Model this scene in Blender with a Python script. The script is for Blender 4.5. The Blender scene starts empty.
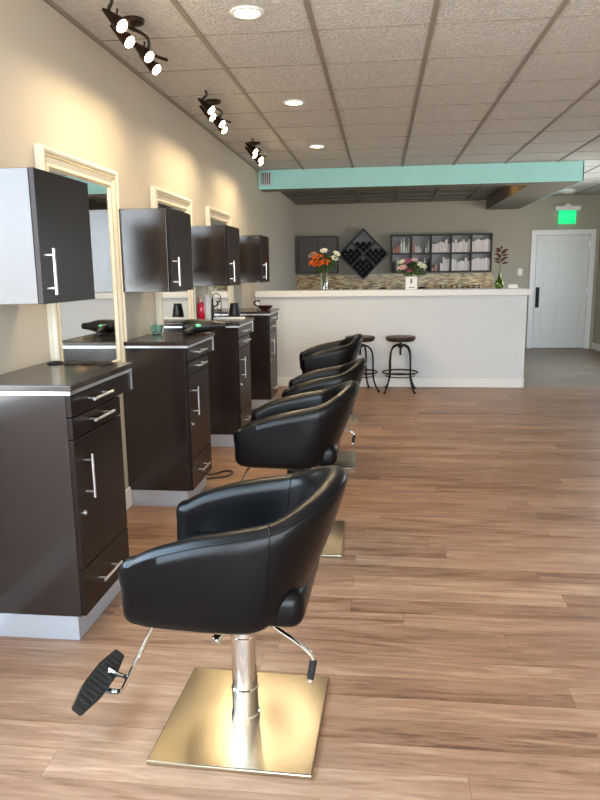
import bpy, bmesh, math, random
from mathutils import Vector, Matrix
random.seed(7)
S = bpy.context.scene
COL = S.collection
PI = math.pi
# ------------------------------------------------------------------ camera
cd = bpy.data.cameras.new('camera')
cam = bpy.data.objects.new('camera', cd); COL.objects.link(cam)
YAW, PIT, ROL = 0.117590671, 0.184518017, -0.0128486872
fw = Vector((-math.sin(YAW)*math.cos(PIT), math.cos(YAW)*math.cos(PIT), -math.sin(PIT)))
r0 = Vector((math.cos(YAW), math.sin(YAW), 0)); u0 = r0.cross(fw)
rr = math.cos(ROL)*r0 + math.sin(ROL)*u0
uu = -math.sin(ROL)*r0 + math.cos(ROL)*u0
mw = Matrix(((rr.x, uu.x, -fw.x, 1.581), (rr.y, uu.y, -fw.y, 0.0), (rr.z, uu.z, -fw.z, 1.42), (0, 0, 0, 1)))
cam.matrix_world = mw
cd.sensor_fit = 'AUTO'; cd.sensor_width = 36; cd.lens = 689.5566/800*36
cd.clip_start = 0.05; cd.clip_end = 200
S.camera = cam
# ------------------------------------------------------------------ exposure
S.view_settings.view_transform = 'Standard'
S.view_settings.look = 'None'
S.view_settings.gamma = 1.0
S.view_settings.use_curve_mapping = False
S.view_settings.exposure = 0.98
S.cycles.use_denoising = True
S.cycles.max_bounces = 10
S.cycles.diffuse_bounces = 5
S.cycles.glossy_bounces = 5
S.cycles.sample_clamp_indirect = 8
# ------------------------------------------------------------------ daylight outside the windows
W = bpy.data.worlds.new('world'); S.world = W; W.use_nodes = True
nt = W.node_tree; nt.nodes.clear()
wo = nt.nodes.new('ShaderNodeOutputWorld'); bg = nt.nodes.new('ShaderNodeBackground')
tc = nt.nodes.new('ShaderNodeTexCoord'); sp = nt.nodes.new('ShaderNodeSeparateXYZ'); cr = nt.nodes.new('ShaderNodeValToRGB')
ma = nt.nodes.new('ShaderNodeMath'); ma.operation = 'MULTIPLY_ADD'; ma.inputs[1].default_value = .5; ma.inputs[2].default_value = .5
nt.links.new(tc.outputs['Generated'], sp.inputs[0]); nt.links.new(sp.outputs['Z'], ma.inputs[0]); nt.links.new(ma.outputs[0], cr.inputs[0])
cr.color_ramp.elements[0].position = 0.46; cr.color_ramp.elements[0].color = (0.70, 0.69, 0.66, 1)
cr.color_ramp.elements[1].position = 0.8; cr.color_ramp.elements[1].color = (0.58, 0.80, 1.0, 1)
e = cr.color_ramp.elements.new(0.52); e.color = (0.85, 0.93, 1.0, 1)
nt.links.new(cr.outputs[0], bg.inputs[0]); bg.inputs[1].default_value = 9.0
nt.links.new(bg.outputs[0], wo.inputs[0])
SPOT_W = 6.0
DOWN_W = 26.0

WX = 0.04        # left wall face
RX = 5.34        # right wall face
YF = -2.5        # front wall face
YB = 12.8        # back wall face
CZ = 2.668       # ceiling

def portal(name, loc, rot, sx, sy):
    ld = bpy.data.lights.new(name, 'AREA'); ld.shape = 'RECTANGLE'; ld.size = sx; ld.size_y = sy
    ld.cycles.is_portal = True
    o = bpy.data.objects.new(name, ld); COL.objects.link(o); o.location = loc; o.rotation_euler = rot
    return o
portal('window_portal_left', (WX-0.1, 0.05, 1.65), (0, -PI/2, 0), 1.5, 4.4)
portal('window_portal_right', (RX+0.1, 9.7, 1.5), (0, PI/2, 0), 1.2, 2.0)  # portal for the added, unseen right window
portal('window_portal_front', (2.7, YF-0.1, 1.4), (PI/2, 0, 0), 4.6, 2.2)

# ------------------------------------------------------------------ materials
def N(nt, t, **k):
    n = nt.nodes.new(t)
    for a, b in k.items(): setattr(n, a, b)
    return n
def mat(name, col, rough=0.5, metal=0.0, var=0.0, scale=20, bump=0.0, bscale=None, coat=0.0, emit=None, estr=0.0, trans=0.0, ior=1.45, aniso=0.0, spec=0.5, stretch=None, alpha=1.0):
    m = bpy.data.materials.new(name); m.use_nodes = True
    nt = m.node_tree; b = nt.nodes['Principled BSDF']
    b.inputs['Base Color'].default_value = (*col, 1); b.inputs['Roughness'].default_value = rough
    b.inputs['Metallic'].default_value = metal; b.inputs['Coat Weight'].default_value = coat
    b.inputs['Transmission Weight'].default_value = trans; b.inputs['IOR'].default_value = ior
    b.inputs['Anisotropic'].default_value = aniso; b.inputs['Specular IOR Level'].default_value = spec
    if emit: b.inputs['Emission Color'].default_value = (*emit, 1); b.inputs['Emission Strength'].default_value = estr
    tc = N(nt, 'ShaderNodeTexCoord'); mp = N(nt, 'ShaderNodeMapping')
    nt.links.new(tc.outputs['Object'], mp.inputs[0])
    if stretch: mp.inputs['Scale'].default_value = stretch
    nz = N(nt, 'ShaderNodeTexNoise'); nz.inputs['Scale'].default_value = scale; nz.inputs['Detail'].default_value = 4
    nt.links.new(mp.outputs[0], nz.inputs['Vector'])
    if var > 0:
        r = N(nt, 'ShaderNodeValToRGB')
        r.color_ramp.elements[0].position = .3; r.color_ramp.elements[1].position = .7
        r.color_ramp.elements[0].color = (*[c*(1-var) for c in col], 1); r.color_ramp.elements[1].color = (*[min(1, c*(1+var)) for c in col], 1)
        nt.links.new(nz.outputs['Fac'], r.inputs[0]); nt.links.new(r.outputs[0], b.inputs['Base Color'])
    if bump > 0:
        nb = nz
        if bscale:
            nb = N(nt, 'ShaderNodeTexNoise'); nb.inputs['Scale'].default_value = bscale; nb.inputs['Detail'].default_value = 3
            nt.links.new(mp.outputs[0], nb.inputs['Vector'])
        bp = N(nt, 'ShaderNodeBump'); bp.inputs['Strength'].default_value = bump; bp.inputs['Distance'].default_value = 0.01
        nt.links.new(nb.outputs['Fac'], bp.inputs['Height']); nt.links.new(bp.outputs[0], b.inputs['Normal'])
    return m
def srgb(r, g, b):
    f = lambda c: (c/255/12.92) if c/255 <= .04045 else ((c/255+.055)/1.055)**2.4
    return (f(r), f(g), f(b))
M = {}
M['wall'] = mat('wall_paint_greige', srgb(200, 191, 175), .65, var=.02, scale=3, bump=.05, bscale=180)
M['wall_back'] = mat('back_wall_paint', srgb(173, 166, 149), .7, var=.02, scale=3, bump=.05, bscale=180)
M['trim'] = mat('white_trim_paint', srgb(236, 236, 234), .4, var=.01)
M['bar'] = mat('pale_grey_bar_paint', srgb(216, 220, 223), .6, var=.015, scale=2)
M['teal'] = mat('teal_paint', srgb(186, 248, 244), .6, var=.02, scale=4)
M['soffit'] = mat('taupe_soffit_paint', srgb(128, 122, 110), .7, var=.03, scale=4)
M['dark_tile'] = mat('dark_pressed_tile', srgb(58, 54, 48), .35, var=.35, scale=9, bump=.3, bscale=22)
M['tbar'] = mat('ceiling_grid_paint', srgb(150, 140, 128), .5, var=.02)
M['espresso'] = mat('espresso_laminate', srgb(30, 21, 18), .32, var=.10, scale=6, stretch=(1, 1, 14), spec=.22)
M['espresso_side'] = mat('espresso_side_laminate', srgb(38, 31, 29), .17, var=.06, scale=4, stretch=(1, 1, 10), spec=.8)
M['counter'] = mat('dark_worktop', srgb(46, 36, 32), .2, var=.08, scale=30, spec=.6)
M['silver'] = mat('satin_aluminium', srgb(214, 216, 218), .32, 1.0, var=.03)
M['kick'] = mat('pale_aluminium_kick', srgb(196, 204, 214), .38, .55, var=.02)
M['steel'] = mat('polished_chrome', (.82, .82, .80), .10, 1.0, var=.02)
M['brushed'] = mat('brushed_steel', srgb(184, 173, 152), .25, 1.0, var=.05, scale=3, aniso=.55, bump=.04, bscale=4, stretch=(2, 1, 1))
M['leather'] = mat('black_vinyl', srgb(6, 6, 8), .29, var=.1, scale=3, bump=.05, bscale=260, spec=.27)
M['black'] = mat('black_plastic', srgb(18, 18, 18), .4, var=.1)
M['rubber'] = mat('black_rubber', srgb(24, 23, 22), .55, var=.1, bump=.2, bscale=90)
M['iron'] = mat('dark_iron', srgb(34, 33, 32), .45, .6, var=.15)
M['bronze'] = mat('dark_bronze', srgb(58, 42, 28), .38, .7, var=.25, scale=12)
M['stoolwood'] = mat('stool_wood', srgb(60, 42, 32), .45, var=.35, scale=9, stretch=(1, 8, 1))
M['frame'] = mat('ivory_frame', srgb(232, 226, 208), .35, var=.05, scale=40, spec=.5)
M['frame_gold'] = mat('champagne_bead', srgb(196, 180, 142), .35, .4, var=.25, scale=60)
M['mirror'] = mat('mirror_silvering', (.90, .92, .91), .01, 1.0, var=.005)
M['shelf'] = mat('dark_shelf_laminate', srgb(36, 30, 29), .45, var=.12, scale=5)
M['shelf_back'] = mat('grey_shelf_back', srgb(158, 158, 156), .7, var=.04)
M['cab_grey'] = mat('charcoal_cabinet', srgb(74, 66, 62), .4, var=.06, scale=5)
M['door'] = mat('white_door_paint', srgb(224, 226, 222), .4, var=.01)
M['whiteplastic'] = mat('white_plastic', srgb(240, 240, 236), .4, var=.01)
M['towel'] = mat('black_towel', srgb(26, 25, 27), .95, var=.25, scale=60, bump=.6, bscale=200)
def glassmat(name, col=(1, 1, 1), rough=.02):
    return mat(name, col, rough, trans=1.0, ior=1.45, var=.005)
M['glass'] = glassmat('clear_glass'); M['greenglass'] = glassmat('green_glass', (.35, .5, .12)); M['tealglass'] = glassmat('teal_glass', (.62, .93, .91))
M['water'] = glassmat('water', (.95, 1, .98))
M['leaf'] = mat('leaf_green', srgb(58, 84, 36), .5, var=.3, scale=30)
M['redleaf'] = mat('dark_red_leaf', srgb(86, 36, 34), .5, var=.4, scale=30)
M['orange'] = mat('orange_petal', srgb(226, 104, 42), .5, var=.15, scale=30)
M['cream'] = mat('cream_petal', srgb(238, 236, 214), .5, var=.05, scale=30)
M['pinkf'] = mat('mauve_petal', srgb(160, 92, 124), .5, var=.2, scale=30)
M['palepink'] = mat('pale_pink_petal', srgb(232, 190, 184), .5, var=.1, scale=30)
M['stem'] = mat('green_stem', srgb(96, 120, 60), .5, var=.1)
M['red'] = mat('red_bottle_plastic', srgb(206, 22, 62), .25, var=.05, coat=.4)
M['box'] = mat('pale_pink_carton', srgb(232, 218, 214), .5, var=.12, scale=70)
M['boxw'] = mat('white_carton', srgb(236, 232, 224), .5, var=.08, scale=70)
M['boxp'] = mat('salmon_carton', srgb(206, 150, 128), .5, var=.15, scale=70)
M['bottle_dark'] = mat('dark_bottle', srgb(40, 34, 34), .3, var=.1)
M['maroon'] = mat('maroon_plastic', srgb(70, 26, 32), .35, var=.1)
M['bulb'] = mat('warm_bulb_face', (1, .9, .7), .4, emit=(1, .80, .50), estr=14)
M['downlens'] = mat('downlight_lens', (1, .9, .75), .4, emit=(1, .84, .58), estr=10)
M['exit'] = mat('exit_green_panel', srgb(0, 70, 34), .5, emit=(0.0, .52, .15), estr=1.0)
M['exitletter'] = mat('exit_letter_green', srgb(0, 90, 50), .5, emit=(.03, .55, .20), estr=1.0)
M['amber'] = mat('amber_reflection_lens', (1, .5, .15), .4, emit=(1, .45, .12), estr=3.5)  # glow standing in for a warm reflection on the recess tiles
M['tag'] = mat('green_badge', srgb(120, 230, 170), .4, var=.1)
M['grass'] = mat('outside_paving', srgb(150, 148, 142), .8, var=.1)

def pane_mat():
    m = bpy.data.materials.new('window_pane_glass'); m.use_nodes = True; nt = m.node_tree; nt.nodes.clear()
    o = N(nt, 'ShaderNodeOutputMaterial'); mx = N(nt, 'ShaderNodeMixShader'); t = N(nt, 'ShaderNodeBsdfTransparent'); g = N(nt, 'ShaderNodeBsdfGlossy')
    g.inputs['Roughness'].default_value = .02; mx.inputs[0].default_value = .06
    t.inputs[0].default_value = (.98, .99, 1, 1)
    nt.links.new(t.outputs[0], mx.inputs[1]); nt.links.new(g.outputs[0], mx.inputs[2]); nt.links.new(mx.outputs[0], o.inputs[0]); return m
M['pane'] = pane_mat()

def floor_mat():
    m = bpy.data.materials.new('wood_plank_floor'); m.use_nodes = True; nt = m.node_tree; b = nt.nodes['Principled BSDF']
    L = nt.links.new
    tc = N(nt, 'ShaderNodeTexCoord'); sx = N(nt, 'ShaderNodeSeparateXYZ'); L(tc.outputs['Object'], sx.inputs[0])
    def math_(op, a, v=None, c=None):
        n = N(nt, 'ShaderNodeMath', operation=op)
        for i, q in enumerate((a, v, c)):
            if q is None: continue
            if isinstance(q, (int, float)): n.inputs[i].default_value = q
            else: L(q, n.inputs[i])
        return n.outputs[0]
    PW, PL = .118, 1.22
    row = math_('FLOOR', math_('DIVIDE', sx.outputs['Y'], PW))
    wn = N(nt, 'ShaderNodeTexWhiteNoise', noise_dimensions='1D'); L(row, wn.inputs['W'])
    xs = math_('ADD', math_('DIVIDE', sx.outputs['X'], PL), math_('MULTIPLY', wn.outputs['Value'], 7.3))
    colm = math_('FLOOR', xs)
    cid = math_('ADD', math_('MULTIPLY', row, 17.13), math_('MULTIPLY', colm, 3.71))
    w2 = N(nt, 'ShaderNodeTexWhiteNoise', noise_dimensions='1D'); L(cid, w2.inputs['W'])
    # grain coordinates: x stretched, offset per plank
    cx = N(nt, 'ShaderNodeCombineXYZ')
    L(math_('ADD', math_('MULTIPLY', sx.outputs['X'], 1.0), math_('MULTIPLY', w2.outputs['Value'], 40)), cx.inputs[0])
    L(math_('ADD', math_('MULTIPLY', sx.outputs['Y'], 9.0), math_('MULTIPLY', w2.outputs['Value'], 11)), cx.inputs[1])
    nz = N(nt, 'ShaderNodeTexNoise'); nz.inputs['Scale'].default_value = 1.9; nz.inputs['Detail'].default_value = 6; nz.inputs['Roughness'].default_value = .6; nz.inputs['Distortion'].default_value = 1.1
    L(cx.outputs[0], nz.inputs['Vector'])
    nz2 = N(nt, 'ShaderNodeTexNoise'); nz2.inputs['Scale'].default_value = 9; nz2.inputs['Detail'].default_value = 5
    L(cx.outputs[0], nz2.inputs['Vector'])
    rp = N(nt, 'ShaderNodeValToRGB'); els = rp.color_ramp.elements
    els[0].position = .33; els[0].color = (*srgb(102, 73, 56), 1); els[1].position = .69; els[1].color = (*srgb(181, 149, 123), 1)
    e = els.new(.44); e.color = (*srgb(138, 104, 81), 1); e = els.new(.56); e.color = (*srgb(158, 124, 99), 1)
    mixv = math_('ADD', math_('ADD', math_('MULTIPLY', nz.outputs['Fac'], .62), math_('MULTIPLY', nz2.outputs['Fac'], .22)), math_('MULTIPLY', w2.outputs['Value'], .15))
    L(mixv, rp.inputs[0])
    # seams
    fy = math_('FRACT', math_('DIVIDE', sx.outputs['Y'], PW)); fx = math_('FRACT', xs)
    sy = math_('LESS_THAN', fy, .022); sx2 = math_('LESS_THAN', fx, .0022)
    seam = math_('MAXIMUM', sy, sx2)
    mx = N(nt, 'ShaderNodeMix', data_type='RGBA'); mx.blend_type = 'MULTIPLY'
    L(math_('MULTIPLY', seam, .45), mx.inputs[0]); L(rp.outputs[0], mx.inputs[6]); mx.inputs[7].default_value = (.35, .25, .2, 1)
    L(mx.outputs[2], b.inputs['Base Color'])
    b.inputs['Roughness'].default_value = .42; b.inputs['Specular IOR Level'].default_value = .45
    bp = N(nt, 'ShaderNodeBump'); bp.inputs['Strength'].default_value = .12; bp.inputs['Distance'].default_value = .003
    L(math_('SUBTRACT', nz2.outputs['Fac'], seam), bp.inputs['Height']); L(bp.outputs[0], b.inputs['Normal'])
    return m
M['floor'] = floor_mat()

def brick_mat(name, c1, c2, mortar, bw, rh, ms, rough=.5, offset=.5, bump=.3, plane='XY', noise=.3):
    m = bpy.data.materials.new(name); m.use_nodes = True; nt = m.node_tree; b = nt.nodes['Principled BSDF']; L = nt.links.new
    tc = N(nt, 'ShaderNodeTexCoord'); sx = N(nt, 'ShaderNodeSeparateXYZ'); cx = N(nt, 'ShaderNodeCombineXYZ')
    L(tc.outputs['Object'], sx.inputs[0]); L(sx.outputs[plane[0]], cx.inputs[0]); L(sx.outputs[plane[1]], cx.inputs[1])
    br = N(nt, 'ShaderNodeTexBrick'); br.offset = offset
    br.inputs['Scale'].default_value = 1; br.inputs['Brick Width'].default_value = bw; br.inputs['Row Height'].default_value = rh; br.inputs['Mortar Size'].default_value = ms
    br.inputs['Color1'].default_value = (*c1, 1); br.inputs['Color2'].default_value = (*c2, 1); br.inputs['Mortar'].default_value = (*mortar, 1)
    L(cx.outputs[0], br.inputs['Vector'])
    nz = N(nt, 'ShaderNodeTexNoise'); nz.inputs['Scale'].default_value = 6; L(cx.outputs[0], nz.inputs['Vector'])
    mx = N(nt, 'ShaderNodeMix', data_type='RGBA'); mx.blend_type = 'OVERLAY'; mx.inputs[0].default_value = noise
    L(br.outputs['Color'], mx.inputs[6]); L(nz.outputs['Fac'], mx.inputs[7]); 
    hs = N(nt, 'ShaderNodeHueSaturation'); hs.inputs['Saturation'].default_value = 1.0; L(mx.outputs[2], hs.inputs['Color']); L(hs.outputs[0], b.inputs['Base Color'])
    b.inputs['Roughness'].default_value = rough
    bp = N(nt, 'ShaderNodeBump'); bp.inputs['Strength'].default_value = bump; bp.inputs['Distance'].default_value = .004; bp.invert = True
    L(br.outputs['Fac'], bp.inputs['Height']); L(bp.outputs[0], b.inputs['Normal'])
    return m
M['tilefloor'] = brick_mat('grey_floor_tile', srgb(142, 122, 102), srgb(128, 110, 92), srgb(108, 94, 80), .6, .3, .004, .4, noise=.1)
M['mosaic'] = brick_mat('mosaic_backsplash', srgb(246, 220, 158), srgb(132, 90, 50), srgb(160, 136, 100), .085, .019, .0012, .25, offset=.37, plane='XZ', noise=.7)

def ceil_mat():
    m = bpy.data.materials.new('textured_ceiling_tile'); m.use_nodes = True; nt = m.node_tree; b = nt.nodes['Principled BSDF']; L = nt.links.new
    tc = N(nt, 'ShaderNodeTexCoord')
    nz = N(nt, 'ShaderNodeTexNoise'); nz.inputs['Scale'].default_value = 34; nz.inputs['Detail'].default_value = 3; nz.inputs['Distortion'].default_value = 1.5
    L(tc.outputs['Object'], nz.inputs['Vector'])
    r = N(nt, 'ShaderNodeValToRGB'); r.color_ramp.elements[0].position = .38; r.color_ramp.elements[1].position = .55
    r.color_ramp.elements[0].color = (*srgb(212, 207, 201), 1); r.color_ramp.elements[1].color = (*srgb(226, 222, 216), 1)
    L(nz.outputs['Fac'], r.inputs[0]); L(r.outputs[0], b.inputs['Base Color']); b.inputs['Roughness'].default_value = .9
    r2 = N(nt, 'ShaderNodeValToRGB'); r2.color_ramp.elements[0].position = .36; r2.color_ramp.elements[1].position = .60; L(nz.outputs['Fac'], r2.inputs[0])
    bp = N(nt, 'ShaderNodeBump'); bp.inputs['Strength'].default_value = .85; bp.inputs['Distance'].default_value = .012
    L(r2.outputs[0], bp.inputs['Height']); L(bp.outputs[0], b.inputs['Normal'])
    return m
M['ceil'] = ceil_mat()

# ------------------------------------------------------------------ mesh helpers
def box(bm, a, b, bev=0.0, seg=2, rot=None, piv=None):
    t = bmesh.new()
    bmesh.ops.create_cube(t, size=1)
    c = [(a[i]+b[i])/2 for i in range(3)]; s = [abs(b[i]-a[i]) for i in range(3)]
    bmesh.ops.scale(t, vec=s, verts=t.verts)
    if bev > 0: bmesh.ops.bevel(t, geom=t.edges[:]+t.verts[:], offset=min(bev, min(s)*.49), segments=seg, affect='EDGES', profile=.5)
    if rot is not None: bmesh.ops.transform(t, matrix=rot.to_4x4(), verts=t.verts)
    bmesh.ops.translate(t, vec=c, verts=t.verts)
    merge(bm, t)
def merge(bm, t):
    me = bpy.data.meshes.new('tmp'); t.to_mesh(me); t.free(); bm.from_mesh(me); bpy.data.meshes.remove(me)
def cyl(bm, p0, p1, r0, r1=None, seg=20, bev=0.0):
    p0 = Vector(p0); p1 = Vector(p1); r1 = r0 if r1 is None else r1
    t = bmesh.new()
    bmesh.ops.create_cone(t, cap_ends=True, segments=seg, radius1=r0, radius2=r1, depth=(p1-p0).length)
    if bev > 0:
        es = [e for e in t.edges if e.calc_face_angle(0) > .9]
        bmesh.ops.bevel(t, geom=es, offset=bev, segments=2, affect='EDGES')
    q = (p1-p0).normalized().to_track_quat('Z', 'Y')
    bmesh.ops.transform(t, matrix=Matrix.Translation((p0+p1)/2) @ q.to_matrix().to_4x4(), verts=t.verts)
    merge(bm, t)
def ball(bm, c, r, seg=16, sc=(1, 1, 1), rot=None):
    t = bmesh.new(); bmesh.ops.create_uvsphere(t, u_segments=seg, v_segments=max(6, seg//2), radius=r)
    bmesh.ops.scale(t, vec=sc, verts=t.verts)
    if rot is not None: bmesh.ops.transform(t, matrix=rot.to_4x4(), verts=t.verts)
    bmesh.ops.translate(t, vec=c, verts=t.verts); merge(bm, t)
def lathe(bm, prof, seg=24, c=(0, 0, 0)):
    rings = []
    for r, z in prof:
        rings.append([bm.verts.new((c[0]+max(r, 1e-4)*math.cos(2*PI*i/seg), c[1]+max(r, 1e-4)*math.sin(2*PI*i/seg), c[2]+z)) for i in range(seg)])
    for a, b in zip(rings, rings[1:]):
        for i in range(seg):
            j = (i+1) % seg; bm.faces.new((a[i], a[j], b[j], b[i]))
    bm.faces.new(rings[0][::-1]); bm.faces.new(rings[-1])
def smoothpath(pts, n=8):
    P = [Vector(p) for p in pts]; out = []
    for i in range(len(P)-1):
        a = P[max(i-1, 0)]; b = P[i]; c = P[i+1]; d = P[min(i+2, len(P)-1)]
        for k in range(n):
            t = k/n
            out.append(.5*((2*b)+(c-a)*t+(2*a-5*b+4*c-d)*t*t+(3*b-a-3*c+d)*t**3))
    out.append(P[-1]); return out
def tube(bm, pts, r, seg=10, closed=False, smooth=0, flat=None):
    P = smoothpath(pts, smooth) if smooth else [Vector(p) for p in pts]
    n = len(P); rings = []; up = None
    for i, p in enumerate(P):
        if closed: t = (P[(i+1) % n]-P[i-1]).normalized()
        else: t = (P[min(i+1, n-1)]-P[max(i-1, 0)]).normalized()
        if up is None:
            up = Vector((0, 0, 1)) if abs(t.z) < .9 else Vector((1, 0, 0))
        up = (up - t*up.dot(t)).normalized(); sd = t.cross(up)
        rad = r[i] if isinstance(r, (list, tuple)) else r
        ry = flat if flat else rad
        rings.append([bm.verts.new(p + up*ry*math.sin(2*PI*k/seg) + sd*rad*math.cos(2*PI*k/seg)) for k in range(seg)])
    rng = range(n) if closed else range(n-1)
    for i in rng:
        a = rings[i]; b = rings[(i+1) % n]
        for k in range(seg):
            j = (k+1) % seg; bm.faces.new((a[k], b[k], b[j], a[j]))
    if not closed:
        bm.faces.new(rings[0]); bm.faces.new(rings[-1][::-1])
def torus(bm, c, R, r, seg=36, s2=10, axis='Z'):
    pts = []
    for i in range(seg):
        a = 2*PI*i/seg
        if axis == 'Z': pts.append((c[0]+R*math.cos(a), c[1]+R*math.sin(a), c[2]))
        elif axis == 'Y': pts.append((c[0]+R*math.cos(a), c[1], c[2]+R*math.sin(a)))
        else: pts.append((c[0], c[1]+R*math.cos(a), c[2]+R*math.sin(a)))
    tube(bm, pts, r, s2, closed=True)
def obj(name, bm, m, parent=None, smooth=False, loc=None, label=None, angle=.6):
    bmesh.ops.recalc_face_normals(bm, faces=bm.faces[:])
    me = bpy.data.meshes.new(name); bm.to_mesh(me); bm.free()
    me.materials.append(M[m] if isinstance(m, str) else m)
    o = bpy.data.objects.new(name, me); COL.objects.link(o)
    if smooth:
        for p in me.polygons: p.use_smooth = True
        me.set_sharp_from_angle(angle=angle)
    if parent is not None: o.parent = parent
    if loc is not None: o.location = loc
    if label: o['label'] = label
    return o
def B(): return bmesh.new()
def thing(name, label, cat, loc=(0, 0, 0), rz=0, group=None):
    o = bpy.data.objects.new(name, None); COL.objects.link(o); o.empty_display_size = .05
    o.location = loc; o.rotation_euler = (0, 0, rz); return tag(o, label, cat, group)
def tag(o, label, cat, group=None):
    o['label'] = label; o['category'] = cat
    if group: o['group'] = group
    return o
def struct(name, bm, m, parent=None, smooth=False, label=None):
    o = obj(name, bm, m, parent, smooth)
    if parent is None: o['kind'] = 'structure'
    if label: o['label'] = label
    return o
def copy_tree(o, parent=None):
    c = o.copy(); COL.objects.link(c)
    if parent is not None: c.parent = parent
    for ch in [x for x in CH.get(o.name, [])] or list(o.children): copy_tree(ch, c)
    return c
CH = {}
def dup(o, loc, label=None, rz=None, group=None):
    c = copy_tree(o); c.location = loc
    if rz is not None: c.rotation_euler = (0, 0, rz)
    if label: c['label'] = label
    if group: c['group'] = group
    return c

# ------------------------------------------------------------------ setting
WT = 0.14
b = B(); box(b, (WX-WT, YF-WT, -.1), (RX+WT, 8.52, 0)); struct('floor', b, 'floor', label='wood plank floor with boards running across the room')
b = B(); box(b, (WX-WT, 8.52, -.1), (RX+WT, YB+WT, 0)); struct('floor_tiled', b, 'tilefloor', label='grey tile floor behind the bar')
b = B(); box(b, (WX-WT, YF-WT, CZ), (RX+WT, YB+WT, CZ+.1)); struct('ceiling', b, 'ceil')
# left wall with a side window before the first cabinet
b = B()
box(b, (WX-WT, 2.31, 0), (WX, YB+WT, CZ)); box(b, (WX-WT, YF-WT, 0), (WX, 2.31, .84)); box(b, (WX-WT, YF-WT, 2.42), (WX, 2.31, CZ)); box(b, (WX-WT, YF-WT, .84), (WX, -2.2, 2.42))
struct('wall_left', b, 'wall')
b = B(); box(b, (RX, YF-WT, 0), (RX+WT, 8.7, CZ)); box(b, (RX, 10.7, 0), (RX+WT, YB+WT, CZ)); box(b, (RX, 8.7, 0), (RX+WT, 10.7, .9)); box(b, (RX, 8.7, 2.1), (RX+WT, 10.7, CZ)); struct('wall_right', b, 'wall_back')  # opening holds the added right window
b = B(); box(b, (WX, YB, 0), (RX, YB+WT, CZ)); struct('wall_back', b, 'wall_back')
b = B()
box(b, (WX, YF-WT, 0), (.4, YF, CZ)); box(b, (5.0, YF-WT, 0), (RX, YF, CZ)); box(b, (.4, YF-WT, 0), (5.0, YF, .3)); box(b, (.4, YF-WT, 2.5), (5.0, YF, CZ))
struct('wall_front', b, 'wall')
def window(n, a, c, axis, mull):
    b = B(); f = .05
    (x0, y0, z0), (x1, y1, z1) = a, c
    box(b, (x0, y0, z0), (x1, y1, z0+f)); box(b, (x0, y0, z1-f), (x1, y1, z1))
    if axis == 'Y':
        box(b, (x0, y0, z0), (x1, y0+f, z1)); box(b, (x0, y1-f, z0), (x1, y1, z1))
        for k in range(1, mull): yy = y0+(y1-y0)*k/mull; box(b, (x0, yy-f/2, z0), (x1, yy+f/2, z1))
    else:
        box(b, (x0, y0, z0), (x0+f, y1, z1)); box(b, (x1-f, y0, z0), (x1, y1, z1))
        for k in range(1, mull): xx = x0+(x1-x0)*k/mull; box(b, (xx-f/2, y0, z0), (xx+f/2, y1, z1))
    w = struct('window_%d' % n, b, 'trim')
    b = B()
    if axis == 'Y': xm = (x0+x1)/2; box(b, (xm-.003, y0+f, z0+f), (xm+.003, y1-f, z1-f))
    else: ym = (y0+y1)/2; box(b, (x0+f, ym-.003, z0+f), (x1-f, ym+.003, z1-f))
    obj('pane', b, 'pane', w)
window(1, (WX-.11, -2.2, .84), (WX-.04, 2.31, 2.42), 'Y', 3)
window(3, (RX+.04, 8.7, .9), (RX+.11, 10.7, 2.1), 'Y', 2)  # unseen window added to bring daylight to the back wall and bar
window(2, (.4, YF-.11, .3), (5.0, YF-.04, 2.5), 'X', 3)
# baseboards
def baseb(name, a, c):
    b = B(); box(b, a, c, .006); struct(name, b, 'trim')
baseb('baseboard_left', (WX, 1.0, 0), (WX+.016, 8.5, .125))
baseb('baseboard_left_rear', (WX, 8.8, 0), (WX+.016, YB, .125))
baseb('baseboard_right', (RX-.016, YF, 0), (RX, YB, .11))
baseb('baseboard_back', (3.6, YB-.016, 0), (4.17, YB, .11))
# ceiling grid: runners along the room, and tile joints across it
b = B()
for i in range(1, 9):
    x = .61*i
    box(b, (x-.013, YF, CZ-.006), (x+.013, 8.9 if x < 3.95 else YB, CZ+.001), .0)
struct('trim_1', b, 'tbar', label='ceiling grid runners')
b = B()
for j in range(-11, 15):
    y = 3.904+.6132*j
    if y > YB: break
    if y < YF: continue
    box(b, (WX, y-.0035, CZ-.003), (RX if y < 8.9 else RX, y+.0035, CZ+.001)) if y < 8.9 else box(b, (3.96, y-.0035, CZ-.003), (RX, y+.0035, CZ+.001))
struct('trim_2', b, 'tbar', label='ceiling tile joints')
b = B(); box(b, (WX, YF, CZ-.02), (WX+.016, 8.9, CZ)); box(b, (3.97, YB-.016, CZ-.02), (RX, YB, CZ)); struct('trim_3', b, 'tbar', label='ceiling edge angle')
# soffit over the bar: front beam with a teal face, side beam, dark tile recess
SZ = 2.44
b = B(); box(b, (WX, 8.915, SZ), (3.955, 9.22, CZ)); box(b, (3.40, 9.22, SZ), (3.955, YB, CZ)); box(b, (WX, 12.6, 2.60), (3.4, YB, CZ))
struct('trim_4', b, 'soffit', label='taupe soffit beam around the recess over the bar')
b = B(); box(b, (WX, 8.9, SZ-.002), (3.965, 8.915, CZ)); box(b, (3.955, 8.9, SZ-.002), (3.968, YB, CZ)); struct('trim_5', b, 'teal', label='teal soffit face')
b = B(); box(b, (WX, 9.22, 2.615), (3.40, 12.6, 2.64)); struct('trim_6', b, 'dark_tile', label='dark pressed ceiling tiles in the soffit recess')
b = B()
for i in range(1, 6): box(b, (.61*i-.02, 9.22, 2.600), (.61*i+.02, 12.6, 2.616))
for y in (9.8, 10.4, 11.0, 11.6, 12.2): box(b, (WX, y-.012, 2.604), (3.4, y+.012, 2.616))
struct('trim_7', b, 'soffit', label='ribs between the dark recess tiles')
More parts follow.
